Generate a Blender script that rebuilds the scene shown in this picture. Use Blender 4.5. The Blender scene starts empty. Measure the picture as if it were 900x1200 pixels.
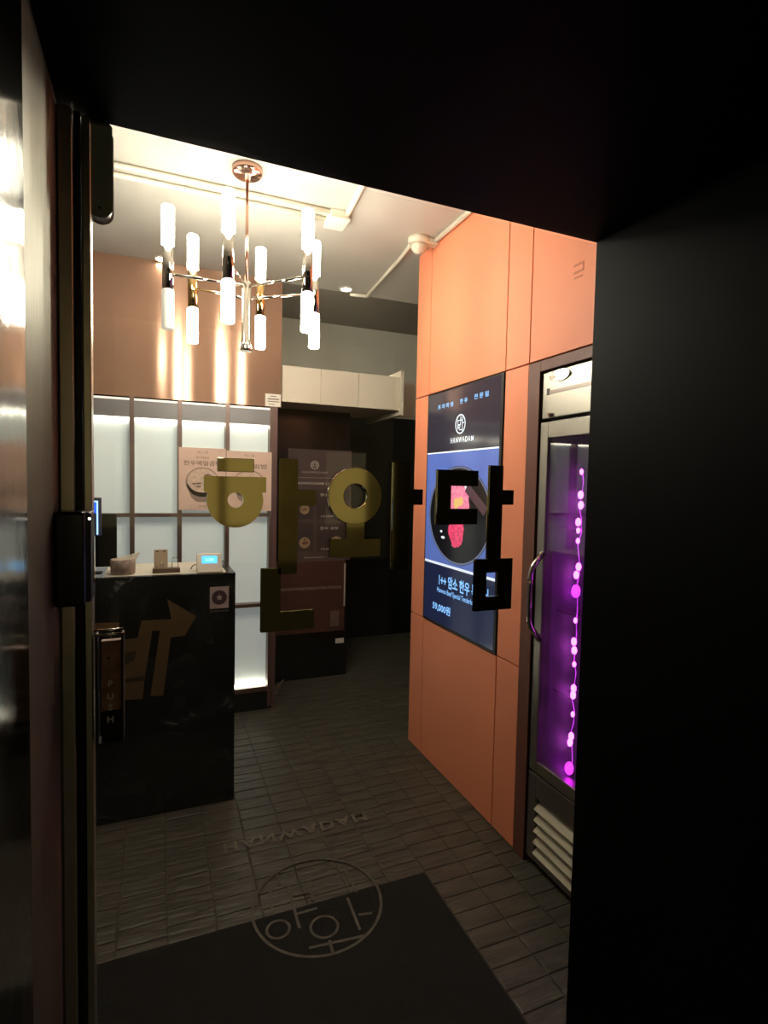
import bpy, bmesh, math, random
from mathutils import Vector, Matrix
random.seed(7)
S = bpy.context.scene
COL = S.collection
# ------------------------------------------------------------------ camera
F, EYE = 642.0, Vector((0, 0, 1.5))
def dcam(x, y): return Vector(((x-450)/F, (y-600)/F, 1.0))
Yc = dcam(184, 562).normalized()                       # vanishing point of the room's depth
Xc = dcam(2000, 600); Xc = (Xc - Yc*Xc.dot(Yc)).normalized()
Zc = Yc.cross(Xc)
if Zc.y > 0: Zc = -Zc
def ray(x, y):
    d = dcam(x, y); return Vector((Xc.dot(d), Yc.dot(d), Zc.dot(d)))
def at(x, y, ax, v):                                    # pixel direction met with a plane of the room
    r = ray(x, y); i = 'xyz'.index(ax); return EYE + r*((v-EYE[i])/r[i])
def px(p):
    d = Vector(p)-EYE; c = Xc*d.x+Yc*d.y+Zc*d.z
    return (450+F*c.x/c.z, 600+F*c.y/c.z) if c.z > .05 else None
cam = bpy.data.cameras.new('camera'); cam_o = bpy.data.objects.new('camera', cam); COL.objects.link(cam_o)
cx = Vector((Xc.x, Yc.x, Zc.x)); cy = -Vector((Xc.y, Yc.y, Zc.y)); cz = -Vector((Xc.z, Yc.z, Zc.z))
mw = Matrix((cx, cy, cz)).transposed().to_4x4(); mw.translation = EYE; cam_o.matrix_world = mw
cam.sensor_width = 36; cam.lens = F/1200*36; cam.clip_start = .01
S.camera = cam_o
# ------------------------------------------------------------------ world, exposure
w = bpy.data.worlds.new('night'); S.world = w; w.use_nodes = True
w.node_tree.nodes['Background'].inputs[0].default_value = (.95, .9, .72, 1)
w.node_tree.nodes['Background'].inputs[1].default_value = .11
S.view_settings.view_transform = 'Standard'; S.view_settings.look = 'None'
S.view_settings.gamma = 1; S.view_settings.exposure = 0.45; S.view_settings.use_curve_mapping = False
S.cycles.sample_clamp_indirect = 4; S.cycles.caustics_reflective = False; S.cycles.caustics_refractive = False
LAMP, LED, LED_BACK, DOWN, PURPLE, SCREEN = 50, 9, .17, 30, 5, .75

# ------------------------------------------------------------------ materials
def lin(c):
    return tuple(((v/255)/12.92 if v/255 <= .04045 else ((v/255+.055)/1.055)**2.4) for v in c)
def nt(m): m.use_nodes = True; return m.node_tree, m.node_tree.nodes['Principled BSDF']
def mat(name, c, rough=.5, metal=0, noise=0, nscale=20, bump=0, bscale=40, spec=.5, coat=0, emit=0, stretch=None, aniso=0, tangent=None):
    m = bpy.data.materials.new(name); t, b = nt(m); N = t.nodes; L = t.links
    col = lin(c)
    b.inputs['Base Color'].default_value = (*col, 1); b.inputs['Roughness'].default_value = rough
    b.inputs['Metallic'].default_value = metal; b.inputs['Specular IOR Level'].default_value = spec
    b.inputs['Coat Weight'].default_value = coat
    if emit:
        b.inputs['Emission Color'].default_value = (*col, 1); b.inputs['Emission Strength'].default_value = emit
    if noise or bump:
        g = N.new('ShaderNodeNewGeometry'); mp = N.new('ShaderNodeMapping')
        L.new(g.outputs['Position'], mp.inputs[0])
        if stretch: mp.inputs['Scale'].default_value = stretch
        if noise:
            n = N.new('ShaderNodeTexNoise'); n.inputs['Scale'].default_value = nscale; n.inputs['Detail'].default_value = 5
            L.new(mp.outputs[0], n.inputs['Vector'])
            r = N.new('ShaderNodeValToRGB')
            r.color_ramp.elements[0].position = .3; r.color_ramp.elements[1].position = .7
            r.color_ramp.elements[0].color = (*[v*(1-noise) for v in col], 1)
            r.color_ramp.elements[1].color = (*[min(1, v*(1+noise)) for v in col], 1)
            L.new(n.outputs['Fac'], r.inputs[0]); L.new(r.outputs[0], b.inputs['Base Color'])
            if emit: L.new(r.outputs[0], b.inputs['Emission Color'])
        if bump:
            n = N.new('ShaderNodeTexNoise'); n.inputs['Scale'].default_value = bscale; n.inputs['Detail'].default_value = 4
            L.new(mp.outputs[0], n.inputs['Vector'])
            bp = N.new('ShaderNodeBump'); bp.inputs['Strength'].default_value = bump; bp.inputs['Distance'].default_value = .01
            L.new(n.outputs['Fac'], bp.inputs['Height']); L.new(bp.outputs[0], b.inputs['Normal'])
    if aniso:
        b.inputs['Anisotropic'].default_value = aniso
        cv = N.new('ShaderNodeCombineXYZ')
        for i in range(3): cv.inputs[i].default_value = tangent[i]
        L.new(cv.outputs[0], b.inputs['Tangent'])
    return m
def glass_mat(name, tint=(1, 1, 1), ior=1.45, rough=0.0, halo=0):
    m = bpy.data.materials.new(name); t, b = nt(m); t.nodes.remove(b); N = t.nodes; L = t.links
    tr = N.new('ShaderNodeBsdfTransparent'); tr.inputs[0].default_value = (*tint, 1)
    gl = N.new('ShaderNodeBsdfGlossy'); gl.inputs['Roughness'].default_value = rough
    # Schlick reflectance of a thin sheet, the same from both sides
    g = N.new('ShaderNodeNewGeometry'); f0 = ((ior-1)/(ior+1))**2
    def mth(op, a, b_=None):
        n = N.new('ShaderNodeMath'); n.operation = op
        for i, q in enumerate((a, b_)):
            if q is None: continue
            if isinstance(q, (int, float)): n.inputs[i].default_value = q
            else: L.new(q, n.inputs[i])
        return n.outputs[0]
    dt = N.new('ShaderNodeVectorMath'); dt.operation = 'DOT_PRODUCT'
    L.new(g.outputs['Incoming'], dt.inputs[0]); L.new(g.outputs['Normal'], dt.inputs[1])
    k = mth('POWER', mth('SUBTRACT', 1.0, mth('ABSOLUTE', dt.outputs['Value'])), 5.0)
    fr = mth('ADD', mth('MULTIPLY', k, 1-f0), f0)
    mx = N.new('ShaderNodeMixShader')
    L.new(fr, mx.inputs[0])
    thru = tr.outputs[0]
    if halo:                                            # diffuse share imitating a glare halo around the bulbs
        tl = N.new('ShaderNodeBsdfTranslucent'); tl.inputs[0].default_value = (.9, .9, .92, 1)
        m2 = N.new('ShaderNodeMixShader'); m2.inputs[0].default_value = halo
        L.new(thru, m2.inputs[1]); L.new(tl.outputs[0], m2.inputs[2]); thru = m2.outputs[0]
    L.new(thru, mx.inputs[1]); L.new(gl.outputs[0], mx.inputs[2])
    L.new(mx.outputs[0], N['Material Output'].inputs[0]); return m
def light_mat(name, c, s):
    m = bpy.data.materials.new(name); t, b = nt(m)
    b.inputs['Base Color'].default_value = (*lin(c), 1)
    b.inputs['Emission Color'].default_value = (*lin(c), 1); b.inputs['Emission Strength'].default_value = s; return m
def marble_mat(name):
    m = mat(name, (17, 18, 18), .16, coat=.2); t = m.node_tree; N = t.nodes; L = t.links; b = N['Principled BSDF']
    g = N.new('ShaderNodeNewGeometry')
    n = N.new('ShaderNodeTexNoise'); n.inputs['Scale'].default_value = 5; n.inputs['Detail'].default_value = 9; n.inputs['Distortion'].default_value = 1.4
    L.new(g.outputs['Position'], n.inputs['Vector'])
    r = N.new('ShaderNodeValToRGB'); e = r.color_ramp.elements
    e[0].position = .40; e[0].color = (*lin((13, 14, 14)), 1); e[1].position = .66; e[1].color = (*lin((40, 43, 44)), 1)
    x = e.new(.72); x.color = (*lin((120, 122, 120)), 1)
    L.new(n.outputs['Fac'], r.inputs[0]); L.new(r.outputs[0], b.inputs['Base Color']); return m

M = {}
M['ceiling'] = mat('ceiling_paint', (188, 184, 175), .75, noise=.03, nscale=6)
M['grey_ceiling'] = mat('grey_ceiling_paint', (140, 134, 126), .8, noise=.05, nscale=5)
M['grey_wall'] = mat('grey_wall_paint', (222, 219, 205), .8, noise=.04, nscale=5)
M['cream'] = mat('cream_panel', (226, 216, 198), .5, noise=.02, nscale=8)
M['plain_wall'] = mat('plain_wall_paint', (150, 142, 134), .8, noise=.05, nscale=4)
M['orange'] = mat('orange_panel', (247, 150, 112), .55, noise=.03, nscale=3)
M['orange_gap'] = mat('orange_joint', (150, 66, 36), .8, noise=.1)
M['copper'] = mat('copper_sheet', (176, 138, 116), .17, .5, noise=.05, nscale=3, spec=.15, aniso=1.0, tangent=(0, 0, 1))
M['frame'] = mat('bronze_frame', (112, 92, 86), .4, .6, noise=.08, nscale=30)
M['beam'] = mat('grey_beam', (120, 118, 120), .45, .3, noise=.04, nscale=20)
M['panel'] = mat('lit_white_panel', (222, 232, 230), .35, noise=.015, nscale=5, emit=LED_BACK)
M['led'] = light_mat('led_strip', (255, 244, 222), LED)
M['led_soft'] = light_mat('led_edge', (255, 250, 245), .3)
M['marble'] = marble_mat('black_marble')
M['tile'] = mat('charcoal_slate', (80, 77, 68), .42, noise=.35, nscale=16, bump=.9, bscale=26, stretch=(.35, 1.6, 1))
M['grout'] = mat('grout', (70, 65, 56), .85, noise=.3, nscale=50)
M['mat'] = mat('rubber_mat', (15, 15, 13), .9, noise=.4, nscale=120, bump=.6, bscale=260)
M['decal'] = mat('faint_floor_print', (92, 88, 76), .7, noise=.3, nscale=30)  # light projected on the floor, put into a flat colour
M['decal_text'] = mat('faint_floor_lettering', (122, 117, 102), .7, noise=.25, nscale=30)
M['steel'] = mat('brushed_steel', (132, 130, 116), .5, 1, noise=.08, nscale=14, bump=.12, bscale=30, stretch=(1, 8, .6))
M['mirror_steel'] = mat('polished_steel', (112, 111, 104), .14, 1, noise=.04, nscale=12, bump=.08, bscale=14)
M['dark_steel'] = mat('dark_anodised', (46, 45, 40), .35, .8, noise=.1, nscale=30)
M['frame_steel'] = mat('bronze_grey_stile', (206, 202, 184), .32, 1, noise=.06, nscale=20)
M['black_clad'] = mat('black_cladding', (5, 5, 5), .5, .0, noise=.25, nscale=14, spec=.08)
M['stainless'] = mat('fridge_stainless', (168, 163, 153), .34, 1, noise=.03, nscale=10)
M['dim_stainless'] = mat('fridge_grey_steel', (128, 118, 112), .32, .8, noise=.05, nscale=10)
M['louver'] = mat('louver_enamel', (196, 186, 160), .45, noise=.04, nscale=20)
M['brown_trim'] = mat('brown_surround', (112, 68, 56), .5, noise=.08, nscale=20)
M['dark_inside'] = mat('fridge_liner', (120, 112, 128), .5, noise=.06, nscale=8)
M['gold'] = mat('gold_mirror', (156, 145, 98), .06, 1, noise=.04, nscale=6)
M['chrome'] = mat('chrome', (214, 206, 196), .09, 1, noise=.02)
M['brass'] = mat('brass', (206, 168, 112), .14, 1, noise=.03)
M['rose'] = mat('rose_copper', (222, 176, 154), .2, 1, noise=.03)
M['lamp'] = light_mat('lit_frosted_glass', (255, 246, 226), LAMP)
M['lamp_dim'] = light_mat('unlit_frosted_glass', (235, 228, 210), .45)  # weak glow put into the one dim tube
M['down'] = light_mat('downlight_lens', (255, 244, 220), DOWN)
M['glass'] = glass_mat('clear_glass', (.97, .985, .975), 1.45)
M['fridge_glass'] = glass_mat('fogged_fridge_glass', (.9, .9, .92), 1.7, halo=.09)  # halo of the purple bulbs put into the glass
M['white_plastic'] = mat('white_plastic', (226, 218, 200), .45, noise=.02)
M['grey_plastic'] = mat('grey_plastic', (206, 210, 200), .4, noise=.04)
M['black_plastic'] = mat('black_plastic', (14, 14, 14), .4, noise=.1)
M['black_matte'] = mat('black_gloss_panel', (12, 12, 14), .22, noise=.2, nscale=6)
M['black_wall'] = mat('black_stone_wall', (20, 21, 21), .2, noise=.5, nscale=7, bump=.06, bscale=9)
M['purple_led'] = light_mat('purple_led', (220, 40, 245), PURPLE*1.2)
M['purple_hot'] = light_mat('purple_led_core', (245, 90, 255), PURPLE*1.7)
M['purple_wire'] = light_mat('purple_wire', (220, 70, 240), 1.4)
M['paper_pink'] = mat('pink_paper', (216, 184, 168), .7, noise=.03, nscale=12)
M['paper'] = mat('white_paper', (232, 226, 214), .7, noise=.02)
M['print_brown'] = mat('brown_ink', (112, 88, 80), .8, noise=.1)
M['bowl'] = mat('printed_bowl', (140, 118, 112), .8, noise=.15, nscale=40)
M['soup'] = mat('printed_soup', (206, 178, 160), .8, noise=.16, nscale=60)
M['menu'] = mat('menu_board', (84, 66, 66), .5, noise=.08)
M['menu_line'] = mat('menu_print', (196, 182, 170), .6, noise=.08)
M['menu_card'] = mat('menu_card', (66, 50, 52), .5, noise=.1)
M['dish'] = mat('printed_dish', (176, 146, 112), .6, noise=.4, nscale=140)
M['cabinet'] = mat('red_brown_wood', (82, 52, 46), .4, noise=.12, nscale=9, stretch=(1, 1, 6))
M['cab_line'] = mat('worn_edge', (120, 98, 90), .4, noise=.2, nscale=40)
M['inlay'] = mat('dull_brass_inlay', (112, 92, 62), .42, .25, noise=.1, nscale=12)  # tone of a reflection in the door glass
M['inlay_dark'] = mat('dull_brown_inlay', (62, 50, 38), .45, .1, noise=.15, nscale=12)
M['sticker'] = mat('pale_sticker', (196, 182, 178), .6, noise=.04)
M['sticker_dark'] = mat('sticker_print', (72, 54, 58), .6, noise=.06)
M['pottery'] = mat('grey_pottery', (158, 140, 128), .7, noise=.25, nscale=60)
M['tissue'] = mat('tissue', (226, 216, 200), .8, noise=.06)
M['wood'] = mat('dark_wood', (104, 82, 66), .55, noise=.2, nscale=30, stretch=(.4, 3, 3))
M['card'] = mat('cream_card', (236, 214, 184), .7, noise=.03)
M['lcd'] = light_mat('blue_lcd', (70, 170, 240), 1.3)
M['lcd_ink'] = light_mat('lcd_text', (190, 235, 255), 1.3)
M['blue_glow'] = light_mat('blue_screen', (36, 84, 236), 1.2)
M['blue_line'] = light_mat('blue_screen_edge', (150, 190, 255), 1.5)
M['push_plate'] = mat('pink_steel_plate', (156, 118, 102), .4, .3, noise=.3, nscale=45)
M['white_print'] = mat('white_print', (226, 222, 214), .6, noise=.03)
M['cable'] = mat('pale_cable', (160, 152, 140), .6, noise=.06)
M['asphalt'] = mat('street_asphalt', (60, 58, 54), .9, noise=.3, nscale=40)
M['facade'] = mat('street_facade', (196, 184, 150), .8, noise=.2, nscale=2)
M['shop_light'] = light_mat('lit_shop_window', (255, 236, 180), .26)
def scr(name, c, k=1.0, noise=0, nscale=30):
    m = mat(name, c, .12, noise=noise, nscale=nscale, emit=SCREEN*k); 
    return m
M['s_top'] = scr('screen_charcoal', (44, 40, 50)); M['s_blue'] = scr('screen_blue', (84, 104, 176), .8, .06, 10)
M['s_navy'] = scr('screen_navy', (26, 32, 58)); M['s_pan'] = scr('screen_pan_black', (16, 16, 20)); M['s_rim'] = scr('screen_pan_rim', (92, 100, 124))
M['s_meat'] = scr('screen_meat', (226, 120, 150), .9, .35, 60); M['s_meat2'] = scr('screen_meat_dark', (206, 60, 100), .9, .4, 70)
M['s_white'] = scr('screen_white', (214, 222, 236), .9); M['s_cyan'] = scr('screen_pale_blue', (130, 186, 250), 1.1)
M['s_wood'] = scr('screen_knife_handle', (70, 50, 56)); M['s_garnish'] = scr('screen_garnish', (214, 178, 110), .8)

# ------------------------------------------------------------------ geometry helpers
ORG = {}
class MB:
    def __init__(s): s.v = []; s.f = []; s.smooth = []
    def add(s, vs, fs, sm=False):
        n = len(s.v); s.v += [tuple(p) for p in vs]
        for q in fs: s.f.append([i+n for i in q]); s.smooth.append(sm)
        return s
    def box(s, x0, x1, y0, y1, z0, z1):
        x0, x1 = min(x0, x1), max(x0, x1); y0, y1 = min(y0, y1), max(y0, y1); z0, z1 = min(z0, z1), max(z0, z1)
        vs = [(x, y, z) for z in (z0, z1) for y in (y0, y1) for x in (x0, x1)]
        return s.add(vs, [(0,2,3,1), (4,5,7,6), (0,1,5,4), (2,6,7,3), (0,4,6,2), (1,3,7,5)])
    def prism(s, pts, off):                       # planar polygon (world points) pushed along off
        off = Vector(off); n = len(pts); a = [Vector(p) for p in pts]
        nr = Vector((0, 0, 0))
        for i in range(n): nr += a[i].cross(a[(i+1) % n])
        if nr.dot(off) > 0: a.reverse()
        b = [p+off for p in a]
        fs = [tuple(range(n)), tuple(range(2*n-1, n-1, -1))]
        fs += [(i, i+n, (i+1) % n+n, (i+1) % n) for i in range(n)]
        fs = [fs[0], fs[1]] + [tuple(reversed(q)) for q in fs[2:]]
        return s.add(a+b, fs)
    def ring(s, c, u, v, r0, r1, off, n=40, a0=0, a1=2*math.pi):
        c = Vector(c); u = Vector(u); v = Vector(v); off = Vector(off); full = abs(a1-a0-2*math.pi) < 1e-6
        k = n if full else n+1; vs = []
        for i in range(k):
            a = a0+(a1-a0)*i/n; d = u*math.cos(a)+v*math.sin(a)
            vs += [c+d*r0, c+d*r1, c+d*r0+off, c+d*r1+off]
        fs = []
        for i in range(n):
            p = 4*i; q = 4*((i+1) % k)
            fs += [(p, q, q+1, p+1), (p+2, p+3, q+3, q+2), (p+1, q+1, q+3, p+3), (p, p+2, q+2, q)]
        if not full: fs += [(0, 1, 3, 2), (4*n, 4*n+2, 4*n+3, 4*n+1)]
        return s.add(vs, fs)
    def disc(s, c, u, v, ru, rv, off, n=28):
        c = Vector(c); u = Vector(u); v = Vector(v)
        return s.prism([c+u*math.cos(2*math.pi*i/n)*ru+v*math.sin(2*math.pi*i/n)*rv for i in range(n)], off)
    def lathe(s, c, axis, prof, n=20, sm=True):   # prof: (radius, distance along axis)
        c = Vector(c); ax = Vector(axis).normalized()
        u = ax.orthogonal().normalized(); v = ax.cross(u); vs = []; fs = []
        for r, h in prof:
            for i in range(n):
                a = 2*math.pi*i/n; vs.append(c+ax*h+(u*math.cos(a)+v*math.sin(a))*r)
        for k in range(len(prof)-1):
            for i in range(n):
                fs.append((k*n+i, k*n+(i+1) % n, (k+1)*n+(i+1) % n, (k+1)*n+i))
        m = len(prof)-1
        s.add(vs, fs, sm); b = len(s.v)-len(vs)
        s.f.append([b+i for i in reversed(range(n))]); s.smooth.append(False)
        s.f.append([b+m*n+i for i in range(n)]); s.smooth.append(False)
        return s
    def cyl(s, a, b, r, n=14, r2=None):
        a = Vector(a); b = Vector(b)
        return s.lathe(a, b-a, [(r, 0), (r if r2 is None else r2, (b-a).length)], n)
    def tube(s, pts, r, n=8):
        pts = [Vector(p) for p in pts]; vs = []; fs = []
        up = Vector((0, 0, 1))
        for i, p in enumerate(pts):
            d = (pts[min(i+1, len(pts)-1)]-pts[max(i-1, 0)]).normalized()
            u = d.cross(up)
            if u.length < .05: u = d.cross(Vector((1, 0, 0)))
            u.normalize(); v = u.cross(d)
            vs += [p+(u*math.cos(2*math.pi*k/n)+v*math.sin(2*math.pi*k/n))*r for k in range(n)]
        for i in range(len(pts)-1):
            for k in range(n): fs.append((i*n+k, i*n+(k+1) % n, (i+1)*n+(k+1) % n, (i+1)*n+k))
        e = (len(pts)-1)*n
        fs += [tuple(reversed(range(n))), tuple(e+k for k in range(n))]
        return s.add(vs, fs, True)
    def ball(s, c, r, n=12, sz=1):
        pr = [(max(1e-4, r*math.sin(math.pi*i/8)), -r*sz*math.cos(math.pi*i/8)) for i in range(9)]
        return s.lathe(c, (0, 0, 1), pr, n)
def rnd(pts, rad, seg=5):                           # smooth a polyline's corners
    out = [Vector(pts[0])]
    for i in range(1, len(pts)-1):
        p, a, b = Vector(pts[i]), Vector(pts[i-1]), Vector(pts[i+1])
        d0 = (a-p); d1 = (b-p); r = min(rad, d0.length*.45, d1.length*.45)
        s0 = p+d0.normalized()*r; s1 = p+d1.normalized()*r
        for k in range(seg+1):
            t = k/seg; out.append(s0*(1-t)**2+p*2*t*(1-t)+s1*t*t)
    out.append(Vector(pts[-1])); return out
def link(o, parent, org):
    COL.objects.link(o); ORG[o.name] = Vector(org)
    if parent: o.parent = parent; o.location = Vector(org)-ORG[parent.name]
    else: o.location = org
    return o
def obj(name, mb, m, parent=None, bevel=0, kind=None, label=None, cat=None, group=None, org=None):
    if org is None:
        lo = [min(p[i] for p in mb.v) for i in range(3)]; hi = [max(p[i] for p in mb.v) for i in range(3)]
        org = Vector(((lo[0]+hi[0])/2, (lo[1]+hi[1])/2, lo[2]))
    me = bpy.data.meshes.new(name)
    me.from_pydata([tuple(Vector(p)-Vector(org)) for p in mb.v], [], mb.f)
    me.polygons.foreach_set('use_smooth', mb.smooth)
    me.validate(); me.update(); me.materials.append(M[m] if isinstance(m, str) else m)
    o = bpy.data.objects.new(name, me); link(o, parent, org)
    if bevel:
        b = o.modifiers.new('bevel', 'BEVEL'); b.width = bevel; b.segments = 2; b.limit_method = 'ANGLE'
    return tag(o, label, cat, group, kind)
def tag(o, label=None, cat=None, group=None, kind=None):
    if label: o['label'] = label
    if cat: o['category'] = cat
    if group: o['group'] = group
    if kind: o['kind'] = kind
    return o
def thing(name, loc, label, cat, group=None):
    o = bpy.data.objects.new(name, None); o.empty_display_size = .05
    link(o, None, Vector(loc)); return tag(o, label, cat, group)
def struct(name, mb, m, parent=None, bevel=0): return obj(name, mb, m, parent, bevel, kind=None if parent else 'structure')
_fc = bpy.data.curves.new('text_tmp', 'FONT'); _fo = bpy.data.objects.new('text_tmp', _fc); COL.objects.link(_fo)
_fc.resolution_u = 3
def text_mb(body, c, u, v, h, width=None, spacing=1.0, mb=None, bold=0):
    """flat lettering centred on c, letter height h, in the plane u, v"""
    _fc.body = body; _fc.space_character = spacing; _fc.offset = bold; _fc.size = 1
    dg = bpy.context.evaluated_depsgraph_get(); dg.update()
    e = _fo.evaluated_get(dg); me = e.to_mesh()
    P = [tuple(q.co) for q in me.vertices]; Fs = [tuple(q.vertices) for q in me.polygons]; e.to_mesh_clear()
    x0 = min(p[0] for p in P); x1 = max(p[0] for p in P); y0 = min(p[1] for p in P); y1 = max(p[1] for p in P)
    sy = h/(y1-y0); sx = width/(x1-x0) if width else sy
    c = Vector(c); u = Vector(u); v = Vector(v); mb = mb or MB()
    return mb.add([c+u*(p[0]-(x0+x1)/2)*sx+v*(p[1]-(y0+y1)/2)*sy for p in P], Fs)
UX, UZ, UY = Vector((1, 0, 0)), Vector((0, 0, 1)), Vector((0, 1, 0))

# ------------------------------------------------------------------ room dimensions
WR = 1.366           # face of the orange wall
CEIL, HIGH = 2.79, 2.985
DOOR = 1.08          # plane of the glass door
BACK = 3.58          # plane of the lit panel wall
FAR = 5.0
# floor: slab + slate bricks
floor = struct('floor', MB().box(-1.5, 3.3, 1.0, 5.2, -.12, -.004), 'grout')
BX, BY, G = .155, .078, .005
variants = []
for k in range(5):
    me = bpy.data.meshes.new('floor_brick')
    j = lambda: random.uniform(-.0016, .0006)
    a, b = BX/2-G/2, BY/2-G/2; t = .004
    vs = [(-a, -b, -.01), (a, -b, -.01), (a, b, -.01), (-a, b, -.01), (-a, -b, -t*.4), (a, -b, -t*.4), (a, b, -t*.4), (-a, b, -t*.4),
          (-a+t, -b+t, j()), (a-t, -b+t, j()), (a-t, b-t, j()), (-a+t, b-t, j())]
    fs = [(0, 1, 5, 4), (1, 2, 6, 5), (2, 3, 7, 6), (3, 0, 4, 7), (4, 5, 9, 8), (5, 6, 10, 9), (6, 7, 11, 10), (7, 4, 8, 11), (8, 9, 10, 11)]
    me.from_pydata(vs, [], fs); me.update(); me.materials.append(M['tile']); variants.append(me)
cells = []
for i in range(int(4.7/BX)+1):
    x = -1.44+i*BX; o = random.choice((0, .5, .33, .66))*BY
    for k in range(int(4.1/BY)):
        y = 1.12+o+k*BY
        if y > 5.0 or x > 3.2 or (x > WR+.04 and y < 2.9): continue
        p = px((x, y, 0))
        hid = p is None or not (105 < p[0] < 668 and p[1] < 1215) or (x < .30 and y > 2.62) or (x < .92 and y < 1.78) or y > 4.2
        cells.append((1 if hid else 0, (x*x+y*y+2.2)**1.5, x, y))
cells.sort()
rest = MB()
for n, (hid, d, x, y) in enumerate(cells):
    me = random.choice(variants)
    if n < 300 and not hid:
        o = bpy.data.objects.new('floor_brick', me); link(o, floor, (x, y, 0))
    else:
        rest.add([(v.co.x+x, v.co.y+y, v.co.z) for v in me.vertices], [tuple(q.vertices) for q in me.polygons])
obj('far_floor_bricks', rest, 'tile', floor, kind='stuff')
# ceilings
struct('ceiling', MB().box(-1.5, 3.3, 1.0, 3.6, CEIL, CEIL+.3), 'ceiling')
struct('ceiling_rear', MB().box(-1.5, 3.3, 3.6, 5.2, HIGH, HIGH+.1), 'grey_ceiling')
struct('wall_left', MB().box(-1.5, -1.4, 1.0, 5.2, 0, HIGH), 'plain_wall')
struct('wall_far_right', MB().box(3.2, 3.3, 1.0, 5.2, 0, HIGH), 'grey_wall')
fw = struct('wall_rear', MB().box(-1.5, 3.3, FAR, FAR+.15, 0, HIGH), 'grey_wall')
struct('stone_facing', MB().box(1.374, 3.2, FAR-.02, FAR, 0, 2.15), 'black_wall', fw)
# orange wall: core with a bay for the fridge, then panels with open joints
core = MB().box(WR+.012, 2.1, 1.83, 2.84, 0, CEIL).box(WR+.012, 2.1, 1.08, 1.83, 2.0, CEIL).box(2.02, 2.1, 1.08, 1.83, 0, 2.0)
wr = struct('wall_right', core, 'orange_gap')
g = .003
ycols = [(2.85, 2.69), (2.69, 1.98), (1.98, 1.818)]; zrows = [(0, .765), (.765, 1.99), (1.99, CEIL)]
for a, b in ycols:
    for z0, z1 in zrows:
        if (a, z0) == (2.69, .765): continue                      # the display sits here
        obj('panel', MB().box(WR, WR+.014, b+g, a-(g if a < 2.85 else 0), z0+(g if z0 else .004), z1-g), 'orange', wr, bevel=.0015)
obj('panel', MB().box(WR, WR+.014, 1.1, 1.818-g, 1.99+g, CEIL-g), 'orange', wr, bevel=.0015)
obj('end_panel', MB().box(WR+.014, 2.1, 2.84, 2.85, .004, CEIL-g), 'orange', wr)
# faint stamped mark on the orange panel above the fridge
c = at(678, 318, 'x', WR-.001)
mk = MB()
for k, (dy, dz, l, t_) in enumerate(((0, .022, .05, .007), (0, -.004, .05, .008), (.0, -.022, .04, .006))):
    mk.box(WR-.001, WR, c.y-l/2+dy, c.y+l/2+dy, c.z+dz, c.z+dz+t_)
mk.box(WR-.001, WR, c.y-.025, c.y-.019, c.z-.004, c.z+.028)
obj('stamped_mark', mk, mat('stamp_ink', (206, 118, 84), .6, noise=.05), wr)
# brown surround of the fridge bay
tr = MB().box(WR-.004, WR+.05, 1.745, 1.815, 0, 1.986).box(WR-.004, WR+.05, 1.1, 1.745, 1.945, 1.986)
struct('trim_1', tr, 'brown_trim', bevel=.002)

# ------------------------------------------------------------------ lit panel wall and copper wall
wb = struct('wall_back', MB().box(-1.4, .70, 3.70, 3.8, 0, 1.97), 'plain_wall')
obj('copper_sheet', MB().box(-1.4, .745, BACK, 3.66, 1.985, CEIL), 'copper', wb)
obj('copper_backing', MB().box(-1.4, .745, 3.66, FAR, 1.985, CEIL), 'plain_wall', wb)
obj('beam', MB().box(-1.4, .70, BACK-.012, 3.68, 1.865, 1.962), 'beam', wb, bevel=.002)
MX = [-.98, -.70, -.42, -.137, .128, .409, .685]
for x in MX: obj('mullion', MB().box(x-.0125, x+.0125, BACK-.014, 3.69, .02, 1.985), 'frame', wb, bevel=.001)
for z, hh in ((1.285, .022), (.695, .022), (.135, .03)):
    for i in range(len(MX)-1): obj('rail', MB().box(MX[i]+.0125, MX[i+1]-.0125, BACK-.004, 3.67, z-hh/2, z+hh/2), 'frame', wb, bevel=.001)
obj('plinth', MB().box(-1.4, .70, BACK-.01, 3.69, 0, .12), 'black_wall', wb)
for i in range(len(MX)-1):
    x0, x1 = MX[i]+.0125, MX[i+1]-.0125
    for z0, z1 in ((.15, .684), (.706, 1.274), (1.296, 1.865)):
        obj('panel', MB().box(x0, x1, 3.635, 3.645, z0, z1), 'panel', wb)
    obj('led_strip', MB().box(x0+.004, x1-.004, 3.618, 3.634, 1.853, 1.8645), 'led', wb)
    obj('led_strip', MB().box(x0+.004, x1-.004, 3.605, 3.634, .1505, .158), 'led', wb)
    obj('lit_ledge', MB().box(x0, x1, BACK-.010, BACK+.03, 1.9625, 1.975), 'led_soft', wb)
# small white notice on the copper wall
p0, p1 = at(311, 461, 'y', BACK-.003), at(329, 477, 'y', BACK-.003)
n_ = thing('wall_notice', ((p0.x+p1.x)/2, BACK, p1.z), 'small white paper notice at the lower corner of the copper wall', 'notice')
obj('paper_sheet', MB().box(p0.x, p1.x, BACK-.003, BACK, p1.z, p0.z), 'paper', n_)
tm = MB()
for k, (a, b, h) in enumerate(((.3, .7, .005), (.15, .9, .007), (.15, .9, .005), (.2, .6, .004))):
    z = p0.z-(.012+.017*k); tm.box(p0.x+(p1.x-p0.x)*a, p0.x+(p1.x-p0.x)*b, BACK-.0036, BACK-.003, z-h, z)
obj('printed_lines', tm, 'print_brown', n_)
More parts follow.
